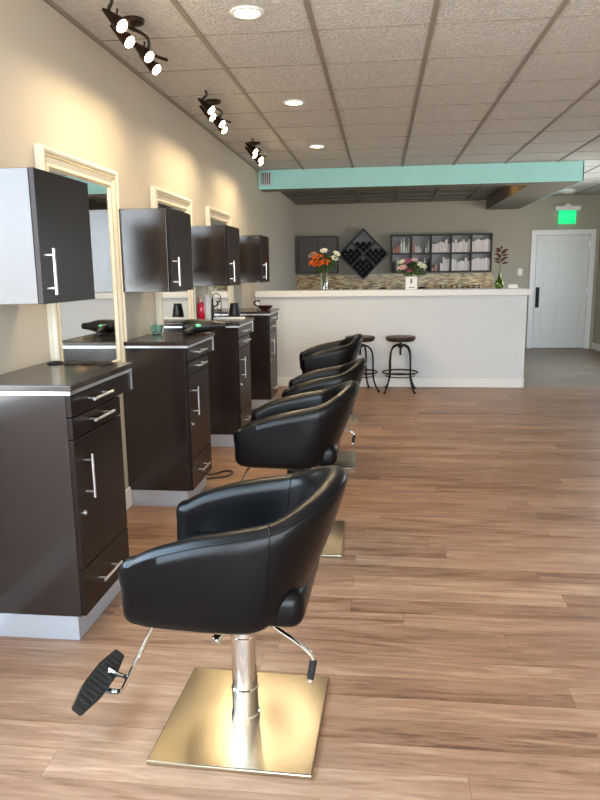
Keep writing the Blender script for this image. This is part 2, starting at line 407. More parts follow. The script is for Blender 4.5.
# half wall bar
b = B(); box(b, (WX, 8.5, 0), (3.30, 8.66, 1.11)); struct('wall_bar', b, 'bar', label='pale grey half wall of the bar')
b = B(); box(b, (WX, 8.462, 1.11), (3.335, 8.90, 1.185), .006); struct('trim_8', b, 'trim', label='white ledge on top of the bar wall')
b = B(); box(b, (WX, 8.484, 0), (3.316, 8.5, .105), .004); box(b, (3.30, 8.484, 0), (3.316, 8.66, .105), .004); struct('trim_9', b, 'trim', label='white baseboard of the bar wall')
b = B(); box(b, (WX, YB-.012, .98), (3.565, YB, 1.345)); struct('trim_10', b, 'mosaic', label='tan and brown mosaic tile backsplash')
# door at the back
b = B()
x0, x1, zt = 4.19, 5.275, 2.075
box(b, (x0, YB-.03, 0), (x0+.09, YB, zt), .006); box(b, (x1-.09, YB-.03, 0), (x1, YB, zt), .006); box(b, (x0, YB-.031, zt-.09), (x1, YB, zt), .006)
struct('trim_11', b, 'trim', label='white door casing')
b = B(); dx0, dx1 = x0+.095, x1-.095
box(b, (dx0, YB-.012, .012), (dx1, YB-.002, zt-.095))
def panel(b, xa, xb, za, zb):   # stiles and rails stand proud, panels are raised fields
    box(b, (xa+.03, YB-.018, za+.03), (xb-.03, YB-.010, zb-.03), .006)
w = dx1-dx0; st = .115; mid = (dx0+dx1)/2; top = zt-.095
rails = [(.012, .22), (.80, .96), (1.60, 1.70), (top-.115, top)]
for za, zb in rails: box(b, (dx0+.001, YB-.0212, za+.001), (dx1-.001, YB-.0045, zb-.001), .005)
for xa, xb in ((dx0, dx0+st), (mid-.055, mid+.055), (dx1-st, dx1)): box(b, (xa, YB-.022, .012), (xb, YB-.004, top), .005)
for (za, zb) in ((.22, .80), (.96, 1.60), (1.70, top-.115)):
    for xa, xb in ((dx0+st, mid-.055), (mid+.055, dx1-st)): panel(b, xa, xb, za, zb)
d = struct('door_1', b, 'door', label='white six panel back door')
b = B(); box(b, (dx0+.02, YB-.027, .73), (dx0+.085, YB-.02, 1.09), .003); cyl(b, (dx0+.052, YB-.03, .80), (dx0+.052, YB-.075, .80), .008); cyl(b, (dx0+.052, YB-.03, 1.02), (dx0+.052, YB-.075, 1.02), .008); cyl(b, (dx0+.052, YB-.07, .79), (dx0+.052, YB-.07, 1.03), .009)
obj('door_handle', b, 'iron', d, label='dark pull handle on a plate')
for z in (.28, 1.02, 1.83):
    b = B(); box(b, (dx1-.012, YB-.026, z-.05), (dx1+.012, YB-.018, z+.05), .002); cyl(b, (dx1, YB-.028, z-.05), (dx1, YB-.028, z+.05), .007, seg=10)
    obj('hinge', b, 'silver', d)

# ------------------------------------------------------------------ vanity cabinets
def bar_handle(parent, p, axis, L, out=(1, 0, 0), name='handle'):
    b = B(); p = Vector(p); a = Vector(axis); o = Vector(out)
    c = p+o*.034
    cyl(b, c-a*L/2, c+a*L/2, .0058, seg=12)
    for s in (-1, 1): q = p+a*s*L*.36; cyl(b, q, q+o*.034, .0045, seg=10)
    return obj(name, b, 'silver', parent, True)
def vanity(label, loc):
    t = thing('vanity_cabinet', label, 'cabinet', loc, 0, 'vanity cabinets along the left wall')
    D = .45-WX; L1 = .478; LT = .63
    F = D-.02
    b = B(); box(b, (0, 0, .105), (F, L1, .985), .002); box(b, (0, L1-.001, .897), (F, LT-.01, .9845), .002)
    obj('body', b, 'espresso_side', t)
    b = B(); box(b, (.02, .012, 0), (F-.02, L1-.01, .105)); obj('toe_kick', b, 'kick', t, label='pale metal toe kick')
    b = B(); box(b, (0, -.012, .998), (D+.012, LT+.012, 1.022), .004); obj('worktop', b, 'counter', t)
    b = B(); box(b, (0, -.006, .984), (D+.004, LT+.004, .998)); box(b, (D, -.004, .984), (D+.004, .02, .998)); box(b, (D, LT-.012, .90), (D+.004, LT+.002, .998)); obj('edge_strip', b, 'silver', t, label='silver metal strip under the worktop')
    g = .003
    def front(name, z0, z1, y1):
        b = B(); box(b, (F, 0.002, z0+g), (D, y1, z1-g), .002); return obj(name, b, 'espresso', t)
    d1 = front('drawer', .897, .983, LT-.016); bar_handle(d1, (D, .23, .945), (0, 1, 0), .19)
    d2 = front('drawer', .812, .897, L1); bar_handle(d2, (D, .23, .862), (0, 1, 0), .19)
    dr = front('door', .298, .812, L1); bar_handle(dr, (D, .080, .655), (0, 0, 1), .175)
    b = B(); cyl(b, (D, .05, .515), (D+.006, .05, .515), .010, seg=16); cyl(b, (D+.004, .05, .515), (D+.010, .05, .515), .006, seg=12); obj('lock', b, 'silver', dr, True)
    d3 = front('bottom_drawer', .106, .298, L1); bar_handle(d3, (D, .21, .205), (0, 1, 0), .18)
    # ring holders for hair tools let into the far end of the worktop
    b = B()
    for k in range(4):
        torus(b, (.075+.078*k, LT-.045, 1.024), .030, .007, 20, 8); cyl(b, (.075+.078*k, LT-.045, 1.0215), (.075+.078*k, LT-.045, 1.0235), .028, seg=18)
    obj('tool_holder', b, 'black', t, True, label='row of black round holders for hair tools')
    return t
VY = [2.372, 3.94, 5.42, 6.99]
v0 = vanity('dark brown vanity cabinet nearest the camera, its worktop clear', (WX+.002, VY[0], 0))
vl = ['dark brown vanity cabinet holding the teal glass cup and hair dryer', 'dark brown vanity cabinet with the red bottle and black canister on its worktop', 'dark brown vanity cabinet against the bar wall, farthest from the camera']
for y, l in zip(VY[1:], vl):
    v = dup(v0, (WX+.002, y, 0), l)
    for ch in list(v.children):      # only the nearest worktop shows the row of holders
        if ch.name.startswith('tool_holder'): bpy.data.objects.remove(ch)

def wall_cab(label, loc):
    t = thing('wall_cabinet', label, 'cabinet', loc, 0, 'wall cabinets above the vanities')
    D = .355-WX+.02; L = .455; H = .473
    b = B(); box(b, (0, 0, 0), (D-.022, L, H), .002); obj('body', b, 'espresso_side', t)
    b = B(); box(b, (D-.020, 0, 0), (D, L, H), .002); d = obj('door', b, 'espresso', t)
    bar_handle(d, (D, .035, .115), (0, 0, 1), .165)
    return t
UY = [2.385, 3.955, 5.50, 7.08]
u0 = wall_cab('dark wall cabinet nearest the camera with a bright side', (WX, UY[0], 1.315))
ul = ['second dark wall cabinet from the camera, between the first two mirrors', 'third dark wall cabinet from the camera, beside the third mirror', 'dark wall cabinet closest to the bar']
for y, l in zip(UY[1:], ul): dup(u0, (WX, y, 1.312), l)

# ------------------------------------------------------------------ mirrors
def frame_sweep(b, prof, W, H):   # prof: (inset from outer edge, distance off the wall)
    cor = []
    for (i, d) in prof:
        cor.append([(d, i, i), (d, W-i, i), (d, W-i, H-i), (d, i, H-i)])
    V = [[b.verts.new(c) for c in row] for row in cor]
    n = len(V)
    for a in range(n):
        p = V[a]; q = V[(a+1) % n]
        for k in range(4):
            j = (k+1) % 4; b.faces.new((p[k], p[j], q[j], q[k]))
def mirror(label, loc):
    t = thing('wall_mirror', label, 'mirror', loc, 0, 'framed mirrors on the left wall')
    W, H = .915, 1.163
    b = B(); frame_sweep(b, [(0, .001), (0, .026), (.006, .036), (.016, .040), (.026, .036), (.032, .028), (.050, .030), (.072, .022), (.082, .024), (.092, .018), (.098, .010), (.098, .001)], W, H)
    obj('mirror_frame', b, 'frame', t)
    for (i, d, r, st, bn) in ((.041, .0315, .0055, .013, 'outer_beading'), (.087, .0225, .004, .010, 'inner_beading')):
        b = B()
        for (p0, p1) in (((d, i, i), (d, W-i, i)), ((d, W-i, i), (d, W-i, H-i)), ((d, W-i, H-i), (d, i, H-i)), ((d, i, H-i), (d, i, i))):
            p0 = Vector(p0); p1 = Vector(p1); n = int((p1-p0).length/st)
            for k in range(n):
                bmesh.ops.create_icosphere(b, subdivisions=1, radius=r, matrix=Matrix.Translation(p0.lerp(p1, k/n)))
        obj(bn, b, 'frame_gold', t, True, label='champagne beading')
    b = B(); box(b, (.002, .095, .095), (.010, W-.095, H-.095)); obj('mirror_glass', b, 'mirror', t)
    return t
MY = [3.065, 4.64, 6.12]
m0 = mirror('tall ivory framed mirror between the two nearest cabinets', (WX, MY[0], .83))
for y, l in zip(MY[1:], ['second ivory framed mirror, behind the red bottle', 'ivory framed mirror farthest from the camera']): dup(m0, (WX, y, .83), l)

# ------------------------------------------------------------------ salon chairs
def shell_bm():
    # plan of the outer face at the top rim and at the bottom edge (front of near arm -> back -> front of far arm)
    top = [(-.248, -.279, .650), (-.215, -.283, .668), (-.17, -.287, .686), (-.06, -.290, .718), (.06, -.287, .742), (.165, -.268, .762), (.250, -.212, .796), (.314, -.115, .828), (.335, 0, .838)]
    bot = [(-.243, -.260, .447), (-.212, -.264, .442), (-.17, -.266, .440), (-.05, -.266, .435), (.06, -.260, .434), (.125, -.232, .445), (.180, -.165, .480), (.208, -.088, .505), (.216, 0, .512)]
    top = top+[(x, -y, z) for x, y, z in top[-2::-1]]; bot = bot+[(x, -y, z) for x, y, z in bot[-2::-1]]
    T = smoothpath(top, 5); Bt = smoothpath(bot, 5); n = len(T)
    def th(i):
        s = abs(i-(n-1)/2)/((n-1)/2); return .072+.010*s
    secs = []
    for i in range(n):
        t = (T[min(i+1, n-1)]-T[max(i-1, 0)]); t.z = 0; t.normalize(); nin = Vector((-t.y, t.x, 0))  # inward
        h = th(i); P0 = Bt[i]; P1 = T[i]
        s = abs(i-(n-1)/2)/((n-1)/2)
        up = (P1-P0).normalized()
        sec = []
        def pt(v, w): return P0.lerp(P1, v)+nin*w
        H = (P1-P0).length
        r = .026
        bulge = .010
        for k in range(9): v = .06+(.92-.06)*k/8; sec.append(pt(v, -bulge*math.sin(PI*v)))
        c = h/2
        for k in range(1, 8):
            a = PI*k/8; sec.append(P0+up*(H-.030+.030*math.sin(a))+nin*(c-c*math.cos(a)))
        for k in range(7): v = .86-(.86-.10)*k/6; sec.append(pt(v, h-.004*math.sin(PI*v)))
        sec.append(pt(.015, h*.80)); sec.append(pt(0, h*.5)); sec.append(pt(.012, h*.18))
        secs.append(sec)
    # rounded arm fronts
    def cap(sec, dirx):
        c = sum(sec, Vector())/len(sec); out = []
        for k in range(1, 6):
            a = PI/2*k/5; f = math.cos(a); 
            ring = []
            for p in sec:
                d = p-c
                sh = Vector((0, d.y, d.z)); L = sh.length
                # shrink by a constant rounding radius rather than to a point
                q = sh.normalized()*max(L-.036*(1-f), .002)
                ring.append(Vector((p.x - .038*math.sin(a), c.y+q.y, c.z+q.z)))
            out.append(ring)
        return out
    A = cap(secs[0], -1)[::-1]; Z = cap(secs[-1], -1)
    allr = A+secs+Z
    b = B(); V = [[b.verts.new(p) for p in s] for s in allr]
    m = len(secs[0])
    for a, c in zip(V, V[1:]):
        for k in range(m):
            j = (k+1) % m; b.faces.new((a[k], a[j], c[j], c[k]))
    b.faces.new(V[0]); b.faces.new(V[-1][::-1])
    # stitched seams where arm panels meet the back, and along the outer top edge
    for i in (int(n*.30), n-1-int(n*.30)):
        tube(b, secs[i][0:20], .0022, 6)
    for idx in (9,):
        tube(b, [s[idx]+Vector((0, 0, .001)) for s in secs], .0020, 6)
    return b
def salon_chair(label, loc, rz=0):
    t = thing('salon_chair', label, 'chair', loc, rz, 'black tub styling chairs in a row')
    b = B(); box(b, (-.245, -.245, 0), (.245, .245, .016), .004); obj('base_plate', b, 'brushed', t, label='square brushed steel floor plate')
    b = B(); lathe(b, [(.046, .016), (.046, .030), (.0415, .034), (.0415, .115), (.0435, .117), (.0435, .123), (.0395, .126), (.0395, .30), (.038, .302), (.038, .425)], 32); obj('pedestal', b, 'steel', t, True)
    b = B(); box(b, (-.13, -.13, .415), (.13, .13, .445), .008); lathe(b, [(.052, .335), (.055, .345), (.055, .40), (.07, .415)], 24); obj('seat_plate', b, 'iron', t)
    b = B(); box(b, (-.25, -.222, .435), (.222, .222, .555), .045, 5); obj('seat_cushion', b, 'leather', t, True, angle=1.5)
    obj('backrest_shell', shell_bm(), 'leather', t, True, angle=1.2)
    # pump lever
    b = B(); tube(b, [(.045, .01, .375), (.11, -.03, .345), (.175, -.055, .318), (.222, -.075, .292), (.232, -.080, .268)], .0085, 10, smooth=5, flat=.006); lv = obj('pump_lever', b, 'steel', t, True)
    b = B(); cyl(b, (.232, -.080, .275), (.222, -.086, .215), .0115, seg=14, bev=.003); obj('grip', b, 'rubber', lv, True)
    b = B(); cyl(b, (.223, -.0855, .218), (.2215, -.0868, .208), .010, seg=14); obj('grip_cap', b, 'steel', lv, True)
    b = B(); cyl(b, (-.045, -.03, .335), (-.072, -.085, .315), .015, seg=16, bev=.003); obj('swivel_lock', b, 'steel', t, True)
    # footrest
    b = B(); tube(b, [(-.17, -.06, .43), (-.235, -.06, .40), (-.28, -.06, .325), (-.335, -.06, .215), (-.375, -.06, .135), (-.395, -.06, .108), (-.43, -.06, .105), (-.46, -.06, .12)], .0125, 10, smooth=5, flat=.008)
    tube(b, [(-.362, -.06, .165), (-.385, -.045, .150), (-.43, -.02, .145), (-.45, -.02, .150)], .008, 10, smooth=4)
    fr = obj('footrest_arm', b, 'steel', t, True)
    R = Matrix.Rotation(math.radians(38), 3, 'Y')
    b = B()
    # tapered pad: widest in the middle
    pr = [(-.155, .014), (-.148, .020), (-.05, .036), (.05, .036), (.148, .020), (.155, .014)]
    lo = []; hi = []
    pr2 = [(y, w) for y, w in pr]
    outl = [(w, y) for y, w in pr2]+[(-w, y) for y, w in pr2[::-1]]
    c = Vector((-.462, -.06, .140))
    vb = [b.verts.new(c+R @ Vector((x, y, -.011))) for x, y in outl]; vt = [b.verts.new(c+R @ Vector((x, y, .011))) for x, y in outl]
    b.faces.new(vb[::-1]); b.faces.new(vt)
    for i in range(len(outl)):
        j = (i+1) % len(outl); b.faces.new((vb[i], vb[j], vt[j], vt[i]))
    for k in range(11):
        y = -.125+.025*k; w = .016+.013*(1-abs(y)/.155)
        box(b, c+R @ Vector((0, y, .0125))-Vector((w, .005, .003)), c+R @ Vector((0, y, .0125))+Vector((w, .005, .003)), .0015, rot=R)
    obj('foot_pad', b, 'rubber', fr)
    return t
CY = [1.965, 3.50, 5.07, 6.66]
c0 = salon_chair('black tub styling chair nearest the camera, its whole steel base showing', (1.160, CY[0], 0), math.radians(-1.5))
for y, x, rz, dz, l in ((CY[1], 1.148, 1, .022, 'second black tub styling chair, beside the teal cup cabinet'), (CY[2], 1.158, 2, -.055, 'third black tub styling chair, mostly hidden behind the second'), (CY[3], 1.09, 9, -.02, 'farthest black tub styling chair, nearest the bar stools')):
    c = dup(c0, (x, y, 0), l, math.radians(rz))
    for ch in c.children:
        if ch.name.split('.')[0] not in ('base_plate', 'pedestal'): ch.location.z += dz      # each seat is pumped to its own height

# ------------------------------------------------------------------ stools
def stool(label, loc, rz):
    t = thing('bar_stool', label, 'stool', loc, rz, 'round wooden stools at the bar')
    b = B(); lathe(b, [(.150, .610), (.170, .614), (.175, .622), (.175, .645), (.170, .652), (.10, .655), (0, .655)], 36); obj('seat', b, 'stoolwood', t, True)
    b = B(); lathe(b, [(.155, .598), (.160, .600), (.160, .610), (.0, .611)], 30); obj('seat_rim', b, 'iron', t, True)
    b = B(); cyl(b, (0, 0, .43), (0, 0, .60), .012, seg=14); cyl(b, (0, 0, .52), (0, 0, .565), .032, seg=18, bev=.004)
    for k in range(9): torus(b, (0, 0, .435+.010*k), .0125, .002, 14, 6)
    obj('screw', b, 'iron', t, True)
    for k in range(2):
        a = PI/2*k+PI/4*0
        ca, sa = math.cos(a), math.sin(a)
        for s in (-1, 1):
            b = B()
            pts = [(0.0, .552), (.06, .550), (.125, .52), (.158, .46), (.168, .37), (.170, .24), (.175, .165), (.20, .085), (.232, .028), (.248, .012)]
            tube(b, [(s*ca*x, s*sa*x, z) for x, z in pts], .0105, 10, smooth=5)
            cyl(b, (s*ca*.246, s*sa*.246, 0), (s*ca*.246, s*sa*.246, .016), .017, seg=14)
            obj('leg', b, 'iron', t, True)
    b = B(); torus(b, (0, 0, .228), .205, .009, 48, 10); obj('foot_ring', b, 'iron', t, True)
    b = B()
    for k in range(4):
        a = PI/2*k; cyl(b, (.16*math.cos(a), .16*math.sin(a), .228), (.204*math.cos(a), .204*math.sin(a), .228), .006, seg=8)
    torus(b, (0, 0, .185), .170, .006, 36, 8); obj('ring_brace', b, 'iron', t, True)
    return t
s0 = stool('round wooden stool with iron legs, standing clear of the chairs', (1.815, 8.20, 0), math.radians(42))
dup(s0, (1.34, 8.20, 0), 'round wooden stool partly hidden behind the black chair backs', math.radians(66))

# ------------------------------------------------------------------ ceiling fixtures
def spotlamp(parent, loc, direction, watt, col, size, blend=.6, rad=.03, name='lamp'):
    ld = bpy.data.lights.new(name, 'SPOT'); ld.energy = watt; ld.color = col; ld.spot_size = size; ld.spot_blend = blend; ld.shadow_soft_size = rad
    o = bpy.data.objects.new(name, ld); COL.objects.link(o); o.location = loc
    o.rotation_euler = Vector(direction).to_track_quat('-Z', 'Y').to_euler()
    if parent is not None: o.parent = parent
    return o
def track(label, yc, first=None):
    t = thing('track_light', label, 'ceiling light', (.335, yc, CZ), 0, 'bronze wavy spotlight tracks')
    b = B(); lathe(b, [(.058, -.0), (.060, -.006), (.054, -.018), (.02, -.026), (.0, -.026)], 28); cyl(b, (0, 0, -.055), (0, 0, -.02), .007, seg=10); obj('canopy', b, 'bronze', t, True)
    b = B(); tube(b, [(.075, -.52, -.062), (.055, -.42, -.062), (.0, -.32, -.062), (-.022, -.22, -.062), (.0, -.10, -.062), (.035, -.01, -.062), (.045, .08, -.062), (.02, .18, -.062), (-.015, .28, -.062), (-.01, .38, -.062), (.03, .46, -.062)], .0085, 10, smooth=6)
    obj('rail', b, 'bronze', t, True)
    for (dy, xr, dd) in ((-.33, .045, -.02), (-.12, .0, .03), (.13, .015, -.01), (.35, -.02, .03)):
        top = Vector((xr, dy, -.072)); dirv = Vector((.72, -.20+dd, -.64)).normalized()
        ap = top+Vector((-.075, .02, .016)); mo = ap+dirv*.135
        b = B()
        q = dirv.to_track_quat('Z', 'Y').to_matrix()
        t2 = B(); lathe(t2, [(.003, -.004), (.008, .0), (.020, .055), (.031, .105), (.034, .128), (.034, .135), (.030, .132), (.026, .105), (.010, .05)], 22)
        bmesh.ops.transform(t2, matrix=Matrix.Translation(ap) @ q.to_4x4(), verts=t2.verts); merge(b, t2)
        mid = ap+dirv*.05
        tube(b, [top+Vector((0, 0, .008)), top+Vector((-.005, 0, -.015)), mid], .0055, 8)
        h = obj('spot_shade', b, 'bronze', t, True)
        b = B(); cyl(b, ap+dirv*.108, ap+dirv*.139, .0275, seg=20, bev=.003); obj('bulb', b, 'bulb', h, True)
        spotlamp(t, mo+dirv*.02, (.15, .0, -.95), SPOT_W, (1, .76, .46), math.radians(172), .7, .03, 'spot_glow')
    return t
track('wavy bronze spotlight track nearest the camera', 3.62)
track('middle wavy bronze spotlight track with four heads', 5.31)
track('wavy bronze spotlight track nearest the teal soffit', 7.02)
def downlight(label, x, y):
    t = thing('downlight', label, 'ceiling light', (x, y, CZ), 0, 'round recessed ceiling lights')
    b = B(); lathe(b, [(.084, .0), (.084, -.004), (.078, -.009), (.064, -.010), (.060, -.004), (.060, .0)], 36); obj('trim_ring', b, 'whiteplastic', t, True)
    b = B(); cyl(b, (0, 0, -.005), (0, 0, -.001), .060, seg=32); obj('lens', b, 'downlens', t)
    spotlamp(t, (0, 0, -.03), (0, 0, -1), DOWN_W, (1, .80, .54), math.radians(150), 1.0, .07, 'downlight_glow')
for (y, l) in ((3.605, 'recessed ceiling light nearest the camera'), (5.45, 'middle recessed ceiling light of the row'), (7.32, 'recessed ceiling light closest to the teal soffit')):
    downlight(l, .92, y)
# added amber lamp, stands for a warm reflection on the recess tiles
t = thing('reflection_lamp', 'small added amber lamp for a warm reflection in the dark recess over the bar', 'ceiling light', (3.10, 10.2, 2.600))
b = B(); lathe(b, [(.045, .014), (.045, -.004), (.036, -.010), (.034, 0), (.034, .014)], 24); obj('trim_ring', b, 'bronze', t, True)
b = B(); cyl(b, (0, 0, .0), (0, 0, .004), .033, seg=20); obj('lens', b, 'amber', t)
ld = bpy.data.lights.new('amber_glow', 'POINT'); ld.energy = 1.6; ld.color = (1, .55, .2); ld.shadow_soft_size = .03
o = bpy.data.objects.new('amber_glow', ld); COL.objects.link(o); o.location = (0, 0, -.05); o.parent = t
# exit sign
t = thing('exit_sign', 'green glowing exit sign under a white light bar above the door', 'sign', (4.768, YB, 2.17))
b = B(); box(b, (-.21, -.09, .225), (.21, 0, .30), .012); obj('housing', b, 'whiteplastic', t)
b = B(); box(b, (-.145, -.05, .0), (.145, -.038, .225), .004); obj('sign_panel', b, 'exit', t)
fc = bpy.data.curves.new('EXIT', 'FONT'); fc.body = 'EXIT'; fc.size = .15; fc.extrude = .001; fc.align_x = 'CENTER'; fc.align_y = 'CENTER'
fo = bpy.data.objects.new('tmp', fc); COL.objects.link(fo); dg = bpy.context.evaluated_depsgraph_get(); dg.update()
me = bpy.data.meshes.new_from_object(fo.evaluated_get(dg)); bpy.data.objects.remove(fo)
me.transform(Matrix.Rotation(PI/2, 4, 'X')); me.materials.clear(); me.materials.append(M['exitletter'])
o = bpy.data.objects.new('lettering', me); COL.objects.link(o); o.parent = t; o.location = (0, -.0515, .112)
b = B(); lathe(b, [(.05, 0), (.05, .03), (.03, .04)], 16, (0, -.05, .30)); obj('mount', b, 'whiteplastic', t, True)
b = B(); lathe(b, [(.125, 0), (.125, -.02), (.10, -.04), (.05, -.052), (0, -.054)], 32); o = obj('smoke_detector', b, 'whiteplastic', None, True, (4.585, 12.1, CZ)); tag(o, 'round white smoke detector on the ceiling before the exit sign', 'smoke detector')
# vent unit on the soffit
t = thing('air_vent', 'small silver louvred vent at the left end of the teal soffit', 'vent', (.055, 8.9, 2.475))
b = B(); box(b, (0, -.02, 0), (.22, 0, .18), .004); obj('vent_plate', b, 'teal', t)
b = B(); box(b, (.02, -.035, .01), (.15, -.018, .165), .004); obj('grille', b, 'silver', t)
for k in range(5):
    b = B(); box(b, (.03+.024*k, -.042, .02), (.042+.024*k, -.030, .155), .002); obj('slat', b, 'cab_grey', t)
b = B(); box(b, (-.04, -.008, -.06), (.04, 0, .06), .003); sw = obj('light_switch', b, 'whiteplastic', None, False, (4.026, YB, 1.358)); tag(sw, 'white light switch on the wall left of the door', 'light switch')
b = B(); box(b, (-.017, -.012, -.033), (.017, -.006, .033), .002); obj('rocker', b, 'whiteplastic', sw)

# ------------------------------------------------------------------ back wall furniture
t = thing('back_counter', 'dark counter along the back wall under the mosaic', 'counter', (WX+.004, 12.2, 0))
b = B(); box(b, (.01, .04, .08), (3.50, .585, .93), .003); obj('cabinet_body', b, 'cab_grey', t)
b = B(); box(b, (0, 0, .93), (3.52, .586, .975), .005); obj('worktop', b, 'counter', t)
b = B(); box(b, (.03, .09, 0), (3.47, .57, .08)); obj('toe_kick', b, 'black', t)
for k in range(6):
    b = B(); box(b, (.02+.58*k, .02, .10), (.02+.58*k+.57, .04, .92), .003); dd = obj('door', b, 'cab_grey', t)
    b = B(); cyl(b, (.52+.58*k, -.012, .65), (.52+.58*k, -.012, .80), .006, seg=10); cyl(b, (.52+.58*k, -.012, .67), (.52+.58*k, .02, .67), .004, seg=8); cyl(b, (.52+.58*k, -.012, .78), (.52+.58*k, .02, .78), .004, seg=8); obj('handle', b, 'silver', dd, True)
t = thing('storage_cabinet', 'dark two door wall cabinet behind the orange flowers', 'cabinet', (.10, YB, 1.375))
b = B(); box(b, (0, -.24, 0), (.71, 0, .655), .003); obj('body', b, 'shelf', t)
for k in range(2):
    b = B(); box(b, (.012+.345*k, -.26, .012), (.012+.345*k+.34, -.24, .643), .003); d = obj('door', b, 'cab_grey', t)
    b = B(); hx = .325 if k == 0 else .385; cyl(b, (hx, -.285, .04), (hx, -.285, .19), .008, seg=10); cyl(b, (hx, -.285, .06), (hx, -.26, .06), .004, seg=8); cyl(b, (hx, -.285, .17), (hx, -.26, .17), .004, seg=8); obj('handle', b, 'silver', d, True)
def cubby(b, nx, nz, W, H, D, th=.02):
    for i in range(nx+1):
        x = (W-th)*i/nx; box(b, (x, -D, 0), (x+th, 0, H), .0015)
    for j in range(nz+1):
        z = (H-th)*j/nz; box(b, (0, -D+.001, z), (W, 0, z+th), .0015)
t = thing('display_shelf', 'dark wall shelf of ten square cells filled with product packs', 'shelf', (1.75, YB, 1.37))
SW, SH, SD = 1.755, .665, .18
b = B(); cubby(b, 5, 2, SW, SH, SD, .026); obj('shelf_frame', b, 'shelf', t)
b = B(); box(b, (.01, -.012, .01), (SW-.01, 0, SH-.01)); obj('back_panel', b, 'shelf_back', t)
cellw = (SW-.026)/5; cellh = (SH-.026)/2
ords = ['first', 'second', 'third', 'fourth', 'fifth']
def product(kind, x, z, y, w, h, lab, grp):
    nm = {'box': 'product_box', 'bottle': 'product_bottle', 'jar': 'product_jar'}[kind[0]]
    b = B()
    if kind[0] == 'box': box(b, (-w/2, -.03, 0), (w/2, .03, h), .002); o = obj(nm, b, kind[1], None, False, (x, y, z))
    else: lathe(b, [(w*.46, 0), (w*.5, .004), (w*.5, h*.68), (w*.44, h*.74), (w*.2, h*.78), (w*.2, h*.97), (w*.16, h)], 14); o = obj(nm, b, kind[1], None, True, (x, y, z))
    tag(o, lab, nm.split('_')[1], grp)
def cell_origin(i, j): return 1.75+.026+cellw*i, 1.37+.026+cellh*j
cw = cellw-.026; ch = cellh-.026
for j in (0, 1):
    for i in range(5):
        x0, z0 = cell_origin(i, j); rowname = 'upper' if j else 'lower'
        where = '%s row, %s cell from the left' % (rowname, ords[i])
        grp = 'products in the %s row %s cell' % (rowname, ords[i])
        if i >= 2 and not (i == 2 and j == 0):
            n = 7; w = cw/n
            hs = [random.choice((.17, .19, .21, .15, .22)) for _ in range(n)]
            if i == 4: hs = [.19, .21, .22, .20, .21, .22, .21]
            for k in range(n): product(('box', 'box' if (k+i) % 3 else 'boxw'), x0+w*(k+.5), z0, YB-.10, w*.92, hs[k], 'slim pale carton in the %s' % where, grp)
        elif i == 0 and j == 1:
            for k, (h, m) in enumerate(((.10, 'boxp'), (.13, 'boxp'), (.15, 'boxp'), (.24, 'boxw'), (.26, 'boxw'), (.13, 'boxw'), (.25, 'boxw'))):
                product(('bottle', m), x0+.024+.044*k, z0, YB-.10, .040, h, 'small %s bottle in the %s' % ('salmon' if m == 'boxp' else 'white', where), grp)
        elif i == 1 and j == 1:
            for k, (h, m, xx) in enumerate(((.20, 'boxp', .02), (.15, 'box', .062), (.14, 'box', .104), (.09, 'box', .146), (.10, 'boxw', .245), (.21, 'boxw', .288))):
                product(('bottle', m), x0+xx, z0, YB-.10, .040, h, 'pale %s bottle in the %s' % ('salmon' if m == 'boxp' else 'pink' if m == 'box' else 'white', where), grp)
        elif i == 2:
            for k, (h, m, xx) in enumerate(((.06, 'boxp', .03), (.11, 'boxp', .08), (.13, 'boxw', .17), (.24, 'box', .212), (.20, 'box', .254), (.21, 'boxw', .296))):
                product(('box', m), x0+xx, z0, YB-.10, .040, h, '%s carton in the %s' % ('small salmon' if m == 'boxp' else 'pale pink' if m == 'box' else 'white', where), grp)
        else:
            for k in range(5):
                product(('bottle', 'boxw' if k % 2 else 'bottle_dark'), x0+.03+.065*k, z0, YB-.10, .045, .20+.03*(k % 2), '%s bottle in the %s' % ('white' if k % 2 else 'dark', where), grp)
# diamond shelf
DCX, DCZ, hd = 1.262, 1.706, .452
side = hd*math.sqrt(2)
t = thing('diamond_shelf', 'dark diamond shaped wall shelf holding black rolled towels', 'shelf', (DCX, YB, DCZ))
b = B(); cubby(b, 2, 2, side, side, .20, .026); bmesh.ops.translate(b, vec=(-side/2, 0, -side/2), verts=b.verts); bmesh.ops.rotate(b, cent=(0, 0, 0), matrix=Matrix.Rotation(PI/4, 3, 'Y'), verts=b.verts); obj('shelf_frame', b, 'shelf', t)
b = B(); box(b, (-side/2+.01, -.012, -side/2+.01), (side/2-.01, 0, side/2-.01)); bmesh.ops.rotate(b, cent=(0, 0, 0), matrix=Matrix.Rotation(PI/4, 3, 'Y'), verts=b.verts); obj('back_panel', b, 'shelf_back', t)
def towel_bm(r):
    b = B(); prof = []
    t2 = B(); lathe(t2, [(r*.25, 0), (r*.9, .0), (r, .012), (r*1.0, .145), (r*.9, .158), (r*.7, .152), (r*.5, .158), (r*.25, .150)], 16)
    bmesh.ops.rotate(t2, cent=(0, 0, 0), matrix=Matrix.Rotation(PI/2, 3, 'X'), verts=t2.verts); merge(b, t2); return b
tw = obj('rolled_towel', towel_bm(.0365), 'towel', None, True); tag(tw, 'x', 'towel', 'black rolled towels in the diamond shelf')
q = side/4/math.sqrt(2)*2
cells = {'top': (0, q, 2), 'left': (-q, 0, 4), 'right': (q, 0, 4), 'bottom': (0, -q, 5)}
firstt = True
